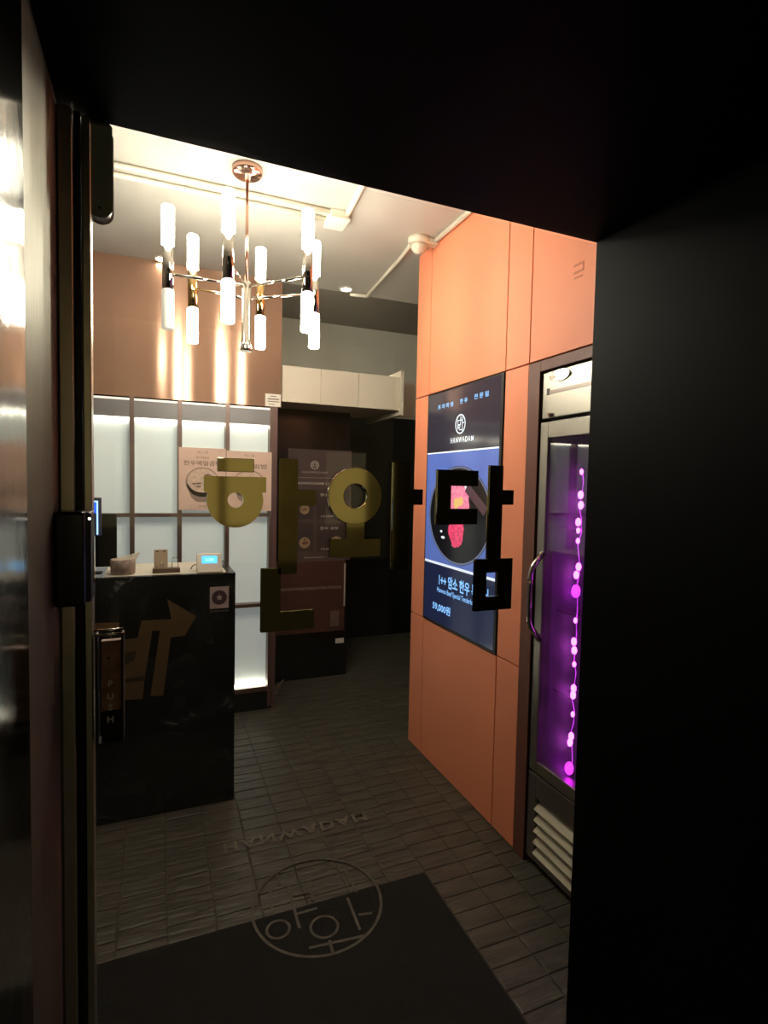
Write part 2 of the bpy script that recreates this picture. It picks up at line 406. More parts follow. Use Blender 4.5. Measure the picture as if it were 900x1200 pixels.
# posters
def poster(x0, x1, z0, z1, small, title, lab, foot):
    y = BACK-.022
    t = thing('poster', ((x0+x1)/2, y, z0), lab, 'poster', 'pink food posters on the lit panels')
    obj('paper_sheet', MB().box(x0, x1, y, y+.004, z0, z1), 'paper_pink', t)
    cx_, w_, h_ = (x0+x1)/2, x1-x0, z1-z0; q = y-.0006
    m = MB()
    for k, s_ in enumerate(small): text_mb(s_, (cx_, q, z1-h_*(.07+.085*k)), UX, UZ, .016, mb=m)
    obj('small_lettering', m, 'print_brown', t)
    obj('title_lettering', text_mb(title, (cx_, q, z1-h_*.245), UX, UZ, .030, width=w_*.8, bold=.012), 'print_brown', t)
    bz = z0+h_*.45
    b = obj('bowl_picture', MB().disc((cx_, q, bz), UX, UZ, w_*.36, h_*.24, (0, .0004, 0))
        .prism([(cx_-w_*.35, q, bz-.01), (cx_+w_*.35, q, bz-.01), (cx_+w_*.24, q, bz-h_*.25), (cx_+w_*.12, q, bz-h_*.32), (cx_-w_*.12, q, bz-h_*.32), (cx_-w_*.24, q, bz-h_*.25)], (0, .0004, 0)), 'bowl', t)
    obj('soup_picture', MB().disc((cx_, q-.0004, bz+.01), UX, UZ, w_*.325, h_*.195, (0, .0004, 0)), 'soup', b)
    for k in range(9):
        a = random.uniform(0, 6.28); r = random.uniform(.2, .8)
        obj('topping_picture', MB().disc((cx_+math.cos(a)*r*w_*.27, q-.0008-.0003*k, bz+.01+math.sin(a)*r*h_*.15), UX, UZ, .016, .005, (0, .0003, 0), 10), 'print_brown', b)
    obj('foot_lettering', text_mb(foot, (cx_, q, z0+h_*.06), UX, UZ, .016), 'print_brown', t)
poster(.122, .398, 1.318, 1.70, ('위드그릴', '육수에담은'), '한우메밀곰탕', 'pink poster with a soup bowl left of the mullion', '한와담')
poster(.402, .684, 1.312, 1.69, ('위드그릴',), '한우비빔밥', 'pink poster with a rice bowl behind the ring-shaped letter', '한와담')

# ------------------------------------------------------------------ cream bulkhead over the passage
so = struct('bulkhead', MB().box(.757, 1.60, 3.635, 4.28, 2.04, 2.255), 'grey_wall')
so['label'] = 'cream panelled bulkhead box above the passage to the dining room'
for a, b in ((.757, 1.02), (1.02, 1.29), (1.29, 1.60)):
    obj('panel', MB().box(a+.001, b-.001, 3.615, 3.635, 2.03, 2.265), 'cream', so, bevel=.001)
obj('end_flange', MB().box(1.60, 1.625, 3.595, 4.28, 1.995, 2.31), 'cream', so, bevel=.001)
obj('panel', MB().box(1.627, 2.4, 3.9, 3.92, 2.03, 2.29), 'cream', so)
cl = thing('cove_lamp', (1.1, 4.1, 2.256), 'slim lamp tube lying on top of the cream bulkhead', 'light')  # lamp added to brighten the upper rear wall
obj('tube', MB().cyl((.85, 4.1, 2.285), (1.52, 4.1, 2.285), .012, 12), light_mat('cove_tube', (255, 240, 214), 18), cl)
obj('holder', MB().box(.83, 1.54, 4.08, 4.12, 2.256, 2.272), 'white_plastic', cl)
# black stone pier carrying the menu
pier = struct('wall_pier', MB().box(.70, 1.374, 4.03, FAR, 0, 2.2), 'black_wall')
struct('trim_2', MB().box(.698, .722, BACK-.01, 4.03, .0, 1.985), mat('rosy_edge_trim', (112, 84, 84), .4, .3, noise=.06))

# ------------------------------------------------------------------ front of the shop: steel reveal, black cladding, door frame
struct('wall_front_left', MB().box(-.75, -.15, -.15, 1.12, 0, 2.6), 'steel')
struct('trim_3', MB().box(-.152, -.1465, -.15, .785, .02, 2.09), 'mirror_steel')
struct('wall_front_right', MB().box(1.0, 3.3, -.15, 1.08, 0, 2.105), 'black_clad')
struct('wall_front_top', MB().box(-.15, 3.3, -.15, 1.08, 2.105, 2.6), 'black_clad')
struct('wall_front_inner', MB().box(-1.5, -.15, 1.0, 1.08, 0, CEIL).box(-.15, 3.3, 1.06, 1.10, 2.6, CEIL), 'plain_wall')
d1 = thing('door_1', (.44, DOOR, 0), 'glass entrance door in a slim bronze-grey metal frame', 'door'); d1['kind'] = 'structure'
obj('glass_pane', MB().box(-.104, 1.0, DOOR, DOOR+.008, .05, 2.10), 'glass', d1)
st = MB().box(-.150, -.128, 1.045, 1.105, 0, 2.10)
obj('stile', st, 'frame_steel', d1, bevel=.003)
obj('stile', MB().box(-.127, -.117, 1.055, 1.10, 0, 2.10), 'dark_steel', d1, bevel=.002)
obj('stile', MB().box(-.116, -.103, 1.062, 1.095, 0, 2.10), 'frame_steel', d1, bevel=.002)
obj('bottom_rail', MB().box(-.104, 1.0, 1.06, 1.10, 0.0, .055), 'dark_steel', d1)
# ground outside
struct('pavement', MB().box(-6, 6, -9, 1.0, -.12, -.004), 'asphalt')

bl = thing('street_building', (1.5, -8, 0), 'dim building with lit windows across the street behind the viewer', 'building')
obj('facade', MB().box(-6, 8, -8.4, -8, 0, 6), 'facade', bl)
for x0 in (-3.2, -1.6, 0.2, 1.15, 3.0, 4.6): obj('window', MB().box(x0, x0+(.8 if x0 > 0 else 1.3), -8, -7.98, .7, 2.1), 'shop_light', bl)  # glowing windows added for the gold letters to reflect
sl0 = thing('street_lamp', (-1.6, -5.2, 0), 'slim street lamp standing on the pavement behind the viewer', 'street lamp')  # added out of view to light the facade and door front
obj('pole', MB().lathe((-1.6, -5.2, -.004), (0, 0, 1), [(.09, 0), (.07, .3), (.05, .32), (.04, 4.4)], 14), 'dark_steel', sl0)
obj('lamp_head', MB().lathe((-1.6, -5.2, 4.38), (0, 0, 1), [(.06, 0), (.18, .06), (.2, .1), (.05, .2)], 18), 'dark_steel', sl0)
obj('lamp_lens', MB().ball((-1.6, -5.2, 4.37), .09, 14), light_mat('street_lamp_lens', (255, 226, 170), 420), sl0)
# ------------------------------------------------------------------ entrance mat and projected emblem painted on the floor
obj('entrance_mat', MB().box(-.55, .955, 1.12, 1.82, -.001, .004), 'mat', label='thin black entrance mat lying inside the door', cat='mat')
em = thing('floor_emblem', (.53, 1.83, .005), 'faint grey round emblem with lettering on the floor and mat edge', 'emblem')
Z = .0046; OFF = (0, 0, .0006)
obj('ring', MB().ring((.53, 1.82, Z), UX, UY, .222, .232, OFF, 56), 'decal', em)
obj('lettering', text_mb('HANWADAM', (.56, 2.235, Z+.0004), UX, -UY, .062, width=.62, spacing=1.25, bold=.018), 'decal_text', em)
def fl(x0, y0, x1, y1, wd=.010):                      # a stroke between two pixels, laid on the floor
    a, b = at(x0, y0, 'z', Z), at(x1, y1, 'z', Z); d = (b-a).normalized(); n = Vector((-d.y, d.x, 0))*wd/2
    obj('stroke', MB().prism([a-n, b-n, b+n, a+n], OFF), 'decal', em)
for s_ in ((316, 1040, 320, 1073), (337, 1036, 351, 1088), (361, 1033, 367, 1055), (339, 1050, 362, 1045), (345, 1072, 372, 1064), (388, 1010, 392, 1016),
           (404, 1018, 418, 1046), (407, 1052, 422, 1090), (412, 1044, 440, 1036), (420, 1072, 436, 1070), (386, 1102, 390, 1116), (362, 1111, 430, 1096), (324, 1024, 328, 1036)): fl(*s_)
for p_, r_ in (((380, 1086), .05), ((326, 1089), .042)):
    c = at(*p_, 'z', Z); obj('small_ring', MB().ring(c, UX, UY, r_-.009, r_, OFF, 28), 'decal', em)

# ------------------------------------------------------------------ counter
ct = thing('reception_counter', (-.3, 2.8, 0), 'black marble reception counter with a brass-toned arrow on its front', 'counter')
obj('front_slab', MB().box(-1.39, .335, 2.58, 2.61, 0, 1.078), 'marble', ct, bevel=.002)
obj('side_slab', MB().box(.305, .335, 2.61, 3.02, 0, 1.078), 'marble', ct, bevel=.002)
obj('top_slab', MB().box(-1.39, .305, 2.61, 3.02, 1.03, 1.06), 'marble', ct)
CY = 2.58
def poly(pts, y, off): return MB().prism([at(a, b, 'y', y) for a, b in pts], (0, off, 0))
q = CY-.0015
def crop(pts): return [(105+a*.15, 690+b*.15) for a, b in pts]
obj('arrow_inlay', poly(crop([(605, 80), (832, 215), (745, 365), (635, 380), (575, 835), (475, 838), (550, 328), (490, 328), (430, 700), (415, 860), (270, 870), (270, 400), (375, 385), (405, 250), (640, 238)]), q, .0014), 'inlay', ct)  # reflection in the door glass, painted flat on the counter front
obj('inlay_band', poly(crop([(270, 500), (365, 485), (350, 560), (272, 600)]), q-.0006, .0005), 'inlay_dark', ct)
obj('inlay_band', poly(crop([(270, 705), (425, 680), (420, 720), (272, 735)]), q-.0006, .0005), 'inlay_dark', ct)
obj('inlay_band', poly(crop([(40, 270), (230, 262), (232, 310), (40, 318)]), q, .0014), 'inlay', ct)
# sticker
sp0, sp1 = at(246, 688, 'y', CY), at(268, 712, 'y', CY)
sk = thing('counter_sticker', (sp0.x, CY, sp1.z), 'square pale sticker with a dark star ring on the marble counter front', 'sticker')
obj('sticker_sheet', MB().box(sp0.x, sp1.x, CY-.0016, CY, sp1.z, sp0.z), 'sticker', sk)
sc_ = Vector(((sp0.x+sp1.x)/2, CY-.0022, (sp0.z+sp1.z)/2)); r_ = (sp1.x-sp0.x)*.40
obj('ring_print', MB().disc(sc_, UX, UZ, r_, r_, (0, .0004, 0)), 'sticker_dark', sk)
star = [sc_+Vector((math.sin(k*math.pi/5), -.0 if 0 else 0, math.cos(k*math.pi/5)))*(r_*(.5 if k % 2 == 0 else .22))+Vector((0, -.0006, 0)) for k in range(10)]
obj('star_print', MB().prism(star, (0, .0004, 0)), 'sticker', sk)
obj('caption_strip', MB().box(sp0.x, sp1.x, CY-.0012, CY, sp1.z-.017, sp1.z-.008), mat('caption_grey', (70, 66, 66), .6, noise=.2, nscale=200), sk)
# things on the counter
tz = 1.0605
obj('white_board', MB().box(-.215, .298, 2.612, 2.98, tz, tz+.018), 'white_plastic', label='thin white board lying on the reception counter', cat='board', bevel=.002)
tz += .0185
# pot with tissue
pb = at(142.5, 677, 'z', tz); pc = Vector((pb.x, max(pb.y, 2.62)+.05, tz))
pt = thing('tissue_pot', pc, 'grey round pot with folded white tissues beside the monitor', 'pot')
obj('pot', MB().lathe(pc, (0, 0, 1), [(.044, 0), (.050, .006), (.051, .066), (.047, .068), (.044, .06)], 28), 'pottery', pt)
tt = MB()
for k in range(5):
    a = .5*k-1; b0 = pc+Vector((.014*k-.026, .006*(k % 2), .05))
    tt.prism([b0, b0+Vector((.016, 0, 0)), b0+Vector((.020+.005*k, .01, .026+.004*k)), b0+Vector((.004+.005*k, .012, .02+.005*k))], (0, .008, 0))
obj('tissues', tt, 'tissue', pt)
# card stand
cb = at(195, 671.5, 'z', tz); cb = Vector((cb.x, cb.y+.02, tz))
cs = thing('card_stand', cb, 'cream card held on a dark wooden block between pot and keypad', 'card stand')
obj('base', MB().box(cb.x-.058, cb.x+.058, cb.y-.022, cb.y+.022, tz, tz+.02), 'wood', cs, bevel=.002)
obj('card', MB().box(cb.x-.052, cb.x+.006, cb.y, cb.y+.003, tz+.02, tz+.105), 'card', cs)
for dx in (-.042, -.012):
    obj('card_print', MB().box(cb.x+dx, cb.x+dx+.008, cb.y-.0008, cb.y, tz+.094, tz+.1), 'print_brown', cs)
cm = MB().tube(rnd([(cb.x-.04, cb.y-.012, tz+.018), (cb.x-.04, cb.y-.012, tz+.045), (cb.x-.014, cb.y-.012, tz+.045), (cb.x-.014, cb.y-.012, tz+.018)], .006), .0016, 6)
obj('clip', cm, 'chrome', cs)
cm = MB().tube(rnd([(cb.x+.024, cb.y, tz+.018), (cb.x+.024, cb.y, tz+.066), (cb.x+.05, cb.y, tz+.066), (cb.x+.05, cb.y, tz+.018)], .008), .0018, 6)
obj('clip', cm, 'chrome', cs)
# keypad device with LCD
kb = at(245, 671, 'z', tz); kb = Vector((kb.x+.004, kb.y+.03, tz))
kd = thing('keypad_terminal', kb, 'white payment keypad with glowing blue display on the counter', 'terminal')
w2, h2, tl = .055, .082, .05
fr_ = lambda x, h, d=0: Vector((kb.x+x, kb.y-.035+tl*(h/h2)-d, tz+h))
obj('body', MB().prism([(kb.x-w2, kb.y-.035, tz), (kb.x-w2, kb.y+.045, tz), (kb.x-w2, kb.y+.03, tz+h2), (kb.x-w2, kb.y-.035+tl, tz+h2)], (2*w2, 0, 0)), 'white_plastic', kd, bevel=.004)
lc = obj('display', MB().prism([fr_(-.034, .04, .0012), fr_(.034, .04, .0012), fr_(.034, .072, .0012), fr_(-.034, .072, .0012)], (0, .001, 0)), 'lcd', kd)
nd = Vector((0, tl, h2)).normalized()
obj('digits', text_mb('12:00', fr_(0, .056, .0018), UX, nd, .014, width=.034), 'lcd_ink', lc)
obj('cord', MB().tube(rnd([(kb.x-.055, kb.y+.03, tz+.03), (kb.x-.07, kb.y+.03, tz+.028), (kb.x-.08, kb.y+.05, tz+.006), (kb.x-.07, kb.y+.12, tz+.004)], .01), .002, 6), 'black_plastic', kd)
# monitor
mo = thing('monitor', (-.26, 2.78, tz), 'black monitor turned away on the counter behind the door lock', 'monitor')
a0, a1 = at(90, 602, 'y', 2.74), at(137, 664, 'y', 2.74)
obj('casing', MB().box(a0.x-.12, a1.x, 2.74, 2.765, a1.z, a0.z), 'black_matte', mo, bevel=.003)
obj('stand', MB().box(-.40, -.34, 2.765, 2.80, tz, a1.z+.06).box(-.46, -.28, 2.74, 2.88, tz, tz+.012), 'black_plastic', mo, bevel=.003)
# blue-lit reader
r0, r1 = at(101, 583, 'y', 2.70), at(119, 628, 'y', 2.70)
rd = thing('card_reader', ((r0.x+r1.x)/2, 2.70, tz), 'slim card reader with a glowing blue screen edge by the monitor', 'card reader')
obj('casing', MB().box(r0.x, r1.x, 2.70, 2.716, r1.z, r0.z), mat('reader_grey', (70, 76, 92), .4, noise=.05), rd, bevel=.003)
obj('screen', MB().box(r0.x+.004, r1.x-.018, 2.698, 2.70, r1.z+.10, r0.z-.018), 'blue_glow', rd)
ex = r1.x-.013
obj('glowing_edge', MB().box(ex-.006, ex, 2.697, 2.70, r1.z+.006, r0.z-.014).box(r0.x+.004, ex-.006, 2.697, 2.70, r0.z-.02, r0.z-.014), 'blue_line', rd)
obj('neck', MB().box(r0.x+.01, r0.x+.03, 2.704, 2.716, tz+.006, r1.z).box(r0.x-.02, r0.x+.06, 2.68, 2.74, tz, tz+.007), 'black_plastic', rd)

# ------------------------------------------------------------------ menu board, brown cabinet, tag on the pier
PY = 4.03
def pr(x0, y0, x1, y1, y):
    a, b, c_, d = at(x0, y0, 'y', y), at(x1, y1, 'y', y), at(x1, y0, 'y', y), at(x0, y1, 'y', y)
    return ((a.x+d.x)/2, (b.x+c_.x)/2, (d.z+b.z)/2, (a.z+c_.z)/2)      # x0, x1, z0, z1
mn = thing('menu_board', at(373, 657, 'y', PY), 'dark menu board with dish pictures on the black stone pier', 'menu')
x0, x1, z0, z1 = pr(337, 527, 411, 657, PY-.01)
obj('board', MB().box(x0, x1, PY-.012, PY, z0, z1), 'menu', mn)
q = PY-.0125
lg = at(369, 545, 'y', q)
obj('round_logo', MB().ring(lg, UX, UZ, .026, .032, (0, .0005, 0), 28).ring(lg, UX, UZ, .008, .013, (0, .0005, 0), 16)
    .box(lg.x-.022, lg.x-.017, q, q+.0005, lg.z-.018, lg.z+.018).box(lg.x+.016, lg.x+.021, q, q+.0005, lg.z-.018, lg.z+.02).box(lg.x-.022, lg.x+.02, q, q+.0005, lg.z+.016, lg.z+.02), 'menu_line', mn)
obj('name_lettering', text_mb('HANWADAM', at(369, 553.5, 'y', q), UX, UZ, .016, width=.19, spacing=1.4), 'menu_line', mn)
a, b = at(346, 559.5, 'y', q), at(408, 560, 'y', q)
obj('rule', MB().box(a.x, b.x, q, q+.0005, a.z, a.z+.002), 'menu_line', mn)
obj('heading', text_mb('HANWADAM LUNCH', at(373, 566.5, 'y', q), UX, UZ, .020, width=.37, bold=.02), 'menu_line', mn)
def card(x0, y0, x1, y1, dish, nm, price):
    a, b, c_, d = pr(x0, y0, x1, y1, q)
    cd = obj('menu_card', MB().box(a, b, q, q+.0005, c_, d), 'menu_card', mn)
    t = .003; y = q-.0004
    obj('card_border', MB().box(a, b, y, y+.0004, d-t, d).box(a, b, y, y+.0004, c_, c_+t).box(a, a+t, y, y+.0004, c_, d).box(b-t, b, y, y+.0004, c_, d), mat('border_print', (88, 74, 72), .6, noise=.05), cd)
    if nm: obj('dish_name', text_mb(nm, (a+(b-a)*.40, y, d-.045), UX, UZ, .022, width=(b-a)*.55, bold=.02), 'menu_line', cd)
    obj('small_print', MB().box(a+.02, a+(b-a)*.6, y, y+.0003, d-.022, d-.018).box(a+.02, a+(b-a)*.4, y, y+.0003, d-.068, d-.065), mat('small_print', (96, 84, 80), .6, noise=.05), cd)
    if price: obj('price', text_mb(price, (a+(b-a)*.35, y, c_+.025), UX, UZ, .017, width=(b-a)*.38, bold=.02), 'menu_line', cd)
    c = at(*dish[:2], 'y', y); r = dish[2]
    obj('dish_picture', MB().disc((c.x, y, c.z), UX, UZ, r, r, (0, .0003, 0)), 'dish', cd)
    dk = MB()
    for k in range(7):
        aa = random.uniform(0, 6.28); rr = random.uniform(0, .6)*r
        dk.disc((c.x+math.cos(aa)*rr, y-.0003, c.z+math.sin(aa)*rr), UX, UZ, r*.28, r*.12, (0, .0003, 0), 8)
    obj('food_picture', dk, mat('food_print', (120, 74, 56), .6, noise=.3, nscale=90), cd)
card(340, 573, 368, 609, (357, 597, .036), None, None)
card(370, 573, 409, 609, (398, 594, .034), '점심 특선', '15,000')
card(340, 612, 368, 647, (357, 636, .042), None, None)
card(370, 612, 409, 647, (394, 636, .050), '한우 곰탕', '12,000')
obj('footer', text_mb('hanwadam', at(368, 653, 'y', q), UX, UZ, .014, width=.15), 'menu_line', mn)
cbn = thing('wall_cabinet', at(362, 742, 'y', PY), 'red-brown wooden wall cabinet under the menu board', 'cabinet')
x0, x1, z0, z1 = pr(318, 658, 404, 742, PY-.06)
obj('body', MB().box(x0, x1, PY-.06, PY, z0, z1), 'cabinet', cbn, bevel=.003)
a = pr(318, 688.5, 400, 691.5, PY-.064)
obj('shelf_edge', MB().box(a[0], a[1], PY-.064, PY-.06, a[2], a[3]), 'cab_line', cbn)
a = pr(403, 660, 404.6, 710, PY-.062)
obj('edge_strip', MB().box(a[0], a[1], PY-.064, PY-.058, a[2], a[3]), 'menu_line', cbn)  # highlight along the cabinet's right edge, painted as a pale strip
a = pr(387, 716, 397, 734, PY-.064)
obj('hatch_plate', MB().box(a[0], a[1], PY-.065, PY-.06, a[2], a[3]), 'cab_line', cbn, bevel=.001)
a = pr(393, 748, 403, 753.5, PY-.004)
obj('wall_label', MB().box(a[0], a[1], PY-.004, PY, a[2], a[3]), 'paper', label='tiny white label on the black pier below the brown cabinet', cat='label')
# floor cables
cab = [at(268, 822, 'z', .008), at(300, 820, 'z', .008), at(318, 812, 'z', .008), at(323, 806, 'z', .008), at(334, 795, 'z', .01), at(338, 784, 'z', .01)]
obj('floor_cable', MB().tube(rnd(cab, .06), .006, 7), 'cable', label='pale cable running from the lit panel to the pier', cat='cable')
cab = [at(262, 827, 'z', .006), at(290, 824, 'z', .006), at(314, 823, 'z', .006), at(322, 814, 'z', .006), at(330, 800, 'z', .006)]
obj('floor_cable', MB().tube(rnd(cab, .06), .0045, 7), 'cable', label='thinner cable looping on the floor beside the counter', cat='cable')

# ------------------------------------------------------------------ display
def sx(x, y, off=0): return at(x, y, 'x', WR-off)
ds = thing('display_screen', (WR, 2.335, .765), 'tall portrait display showing a meat advertisement on the orange wall', 'display')
Ya, Yb, za, zb = 2.686, 1.982, .768, 1.987
obj('bezel', MB().box(WR-.006, WR+.012, Yb, Ya, za, zb), 'black_plastic', ds, bevel=.002)
e = .0005
def L(k): return WR-.006-e*k
ya, yb = Ya-.012, Yb+.018; zl0, zl1 = za+.014, zb-.008
# heights of the picture bands
zA = (at(510, 531, 'x', WR).z+at(586, 525, 'x', WR).z)/2; zB = at(540, 668, 'x', WR).z
obj('image_top', MB().box(L(1), L(0), yb, ya, zA, zl1), 's_top', ds)
obj('image_middle', MB().box(L(1), L(0), yb, ya, zB, zA), 's_blue', ds)
obj('image_bottom', MB().box(L(1), L(0), yb, ya, zl0, zB), 's_navy', ds)
obj('divider_line', MB().box(L(2), L(1), yb, ya, zB-.005, zB+.008), 's_white', ds)
obj('divider_line', MB().box(L(2), L(1), yb, ya, zA-.003, zA+.004), 's_white', ds)
U = -UY
zp_ = at(541, 546, 'x', WR).z; rv_ = (zp_-zB-.02)/2; pc_ = Vector((0, 0, zB+.02+rv_))
yc_ = (ya+yb)/2+.0
pan = obj('pan_picture', MB().disc((L(2), yc_, pc_.z), U, UZ, .30, rv_, (e, 0, 0), 48), 's_pan', ds)
obj('pan_rim_picture', MB().ring((L(3), yc_, pc_.z), U, UZ*(rv_/.30), .287, .297, (e, 0, 0), 48), 's_rim', pan)
for gy, gz_, gw in ((.14, -.12, .02), (.16, -.09, .012), (.02, -.15, .03)): obj('glint_picture', MB().disc((L(3), yc_+gy, pc_.z+gz_), U, UZ, gw, .007, (e, 0, 0), 8), 's_white', pan)
def blob(c, r, seed, n=22):
    rr = random.Random(seed); return [(c[0], c[1]-math.cos(2*math.pi*i/n)*r*rr.uniform(.82, 1.1), c[2]+math.sin(2*math.pi*i/n)*r*rr.uniform(.82, 1.1)) for i in range(n)]
m1 = at(540, 590, 'x', WR)
obj('meat_picture', MB().prism(blob((L(4), yc_+.0, m1.z+.02), .115, 3), (e, 0, 0)), 's_meat', pan)
obj('meat_picture', MB().prism(blob((L(4), yc_+.01, m1.z-.14), .075, 5), (e, 0, 0)), 's_meat2', pan)
obj('garnish_picture', MB().prism(blob((L(5), yc_+.01, m1.z-.0), .03, 8, 9), (e, 0, 0)).prism(blob((L(5), yc_-.03, m1.z+.01), .025, 9, 9), (e, 0, 0)), 's_garnish', pan)
k0 = Vector((L(5), yc_-.08, m1.z+.08)); k1 = Vector((L(5), yc_-.25, m1.z-.03)); dd = (k1-k0).normalized(); nn = Vector((0, -dd.z, dd.y))*.024
obj('knife_picture', MB().prism([k0-nn, k1-nn, k1+nn, k0+nn], (e, 0, 0)), 's_wood', pan)
obj('blade_picture', MB().prism([k0+Vector((0, .1, .085)), k0-nn*.5, k0+nn*.5], (e, 0, 0)), 's_white', pan)
def scr_text(body, x, y, h, w_, m, name, left=False, bold=.01, spacing=1):
    c = at(x, y, 'x', WR-.007); c.x = L(3)
    obj(name, text_mb(body, c, U, UZ, h, width=w_, bold=bold, spacing=spacing), m, ds)
scr_text('프리미엄', 522, 475.5, .024, .16, 's_cyan', 'tagline', spacing=1.5)
scr_text('한우', 543.5, 469.5, .024, .07, 's_cyan', 'tagline', spacing=1.5)
scr_text('전문점', 564, 463, .024, .12, 's_cyan', 'tagline', spacing=1.5)
lg = at(541, 497, 'x', WR); lgc = Vector((L(3), lg.y, lg.z)); of = (e*.8, 0, 0)
lr = .048
lm = MB().ring(lgc, U, UZ, lr*.86, lr, of, 36)
for y0, z0, y1, z1 in ((-.5, .35, .45, .42), (-.55, -.5, -.45, .45), (.0, -.1, .1, .75), (.35, -.7, .45, .7), (-.2, -.62, .3, -.52), (.4, .05, .75, .13)):
    lm.box(lgc.x, lgc.x+of[0], lgc.y-y0*lr, lgc.y-y1*lr, lgc.z+z0*lr, lgc.z+z1*lr)
lm.ring(lgc+Vector((0, .25*lr, -.22*lr)), U, UZ, .12*lr, .24*lr, of, 18)
obj('round_logo', lm, 's_white', ds)
scr_text('HANWADAM', 541, 515, .026, .215, 's_white', 'name_lettering', spacing=1.3, bold=.005)
scr_text('1++ 암소 한우 특안심', 541, 688, .064, .46, 's_cyan', 'dish_name', bold=.025)
scr_text('Hanwoo Beef Special Tenderloin', 533, 699, .034, .37, 's_cyan', 'dish_subtitle', bold=.01)
scr_text('59,000원', 517, 713, .048, .19, 's_cyan', 'price', bold=.025)

# ------------------------------------------------------------------ fridge
FX = 1.370; FY0, FY1 = 1.115, 1.74
fr = thing('glass_door_fridge', (1.7, 1.43, 0), 'stainless upright fridge with glass door built into the orange wall', 'fridge')
obj('cabinet', MB().box(FX+.05, 2.0, FY1-.03, FY1, .06, 1.94).box(FX+.05, 2.0, FY0, FY0+.03, .06, 1.94).box(1.97, 2.0, FY0+.03, FY1-.03, .06, 1.94)
    .box(FX+.05, 1.97, FY0+.03, FY1-.03, 1.74, 1.94).box(FX+.05, 1.97, FY0+.03, FY1-.03, .30, .36), 'dark_inside', fr)
zt0 = 1.763
tp = obj('top_panel', MB().box(FX, FX+.05, FY0, FY1-.03, zt0, 1.938).box(FX+.004, FX+.05, FY1-.028, FY1, zt0, 1.938), 'stainless', fr, bevel=.003)
gz = at(660, 456, 'x', FX).z
obj('groove', MB().box(FX-.002, FX, FY0, FY1-.032, gz-.008, gz+.006), 'dim_stainless', tp)
obj('handle_notch', MB().box(FX-.003, FX, FY1-.046, FY1-.032, gz-.01, gz+.014), 'black_plastic', tp)
bc = at(657, 439.5, 'x', FX)
bd = obj('badge', MB().disc((FX-.008, bc.y, bc.z), U, UZ, .05, .017, (.008, 0, 0), 28), 'chrome', tp, bevel=.003)
obj('badge_lettering', text_mb('LASSELE', (FX-.0088, bc.y, bc.z), U, UZ, .012, width=.062), 'dim_stainless', bd)
kc = at(646, 486, 'x', FX)
obj('lock_knob', MB().lathe((FX, kc.y, kc.z), (-1, 0, 0), [(.009, 0), (.009, .008), (.006, .012)], 16), 'chrome', tp)
# door
dz0, dz1 = .385, 1.75
dr = obj('door_frame', MB().box(FX, FX+.045, FY1-.045, FY1, dz0, dz1).box(FX, FX+.045, FY0, FY0+.045, dz0, dz1)
    .box(FX, FX+.045, FY0+.045, FY1-.045, dz1-.062, dz1).box(FX, FX+.045, FY0+.045, FY1-.045, dz0, dz0+.045), 'stainless', fr, bevel=.003)
obj('glass_pane', MB().box(FX+.008, FX+.014, FY0+.045, FY1-.045, dz0+.045, dz1-.062), 'fridge_glass', dr)
h0, h1 = at(622, 742, 'x', FX-.04), at(629, 658, 'x', FX-.04)
hy = 1.70
obj('door_handle', MB().tube(rnd([(FX, hy, h1.z+.03), (FX-.045, hy+.008, h1.z-.03), (FX-.05, hy+.008, h1.z-.08), (FX-.05, hy+.008, h0.z+.08), (FX-.045, hy+.008, h0.z+.03), (FX, hy, h0.z-.03)], .02), .011, 10), 'chrome', dr)
for z in (.70, 1.02, 1.34):
    sh = MB()
    for k in range(12): sh.tube([(FX+.09+k*.042, FY0+.035, z), (FX+.09+k*.042, FY1-.035, z)], .0025, 6)
    sh.tube([(FX+.085, FY0+.032, z), (FX+.085, FY1-.032, z)], .004, 6)
    obj('shelf', sh, 'dim_stainless', fr)
# lower grille
lf = obj('grille_frame', MB().box(FX, FX+.05, FY1-.045, FY1, .03, dz0-.008).box(FX, FX+.05, FY0, FY0+.045, .03, dz0-.008).box(FX, FX+.05, FY0+.045, FY1-.045, .285, dz0-.008).box(FX, FX+.05, FY0+.045, FY1-.045, .03, .058), 'dim_stainless', fr, bevel=.003)
obj('grille_backing', MB().box(FX+.045, FX+.05, FY0+.045, FY1-.045, .058, .285), 'black_plastic', fr)
for k in range(5):
    z = .062+k*.0445
    obj('louver', MB().prism([(FX-.006, FY1-.046, z), (FX+.004, FY1-.046, z-.002), (FX+.04, FY1-.046, z+.034), (FX+.034, FY1-.046, z+.038)], (0, -(FY1-FY0-.092), 0)), 'louver', lf)
for y in (FY0+.06, FY1-.06):
    for x in (FX+.08, 1.92): obj('foot', MB().cyl((x, y, 0), (x, y, .06), .018, 10), 'black_plastic', fr)
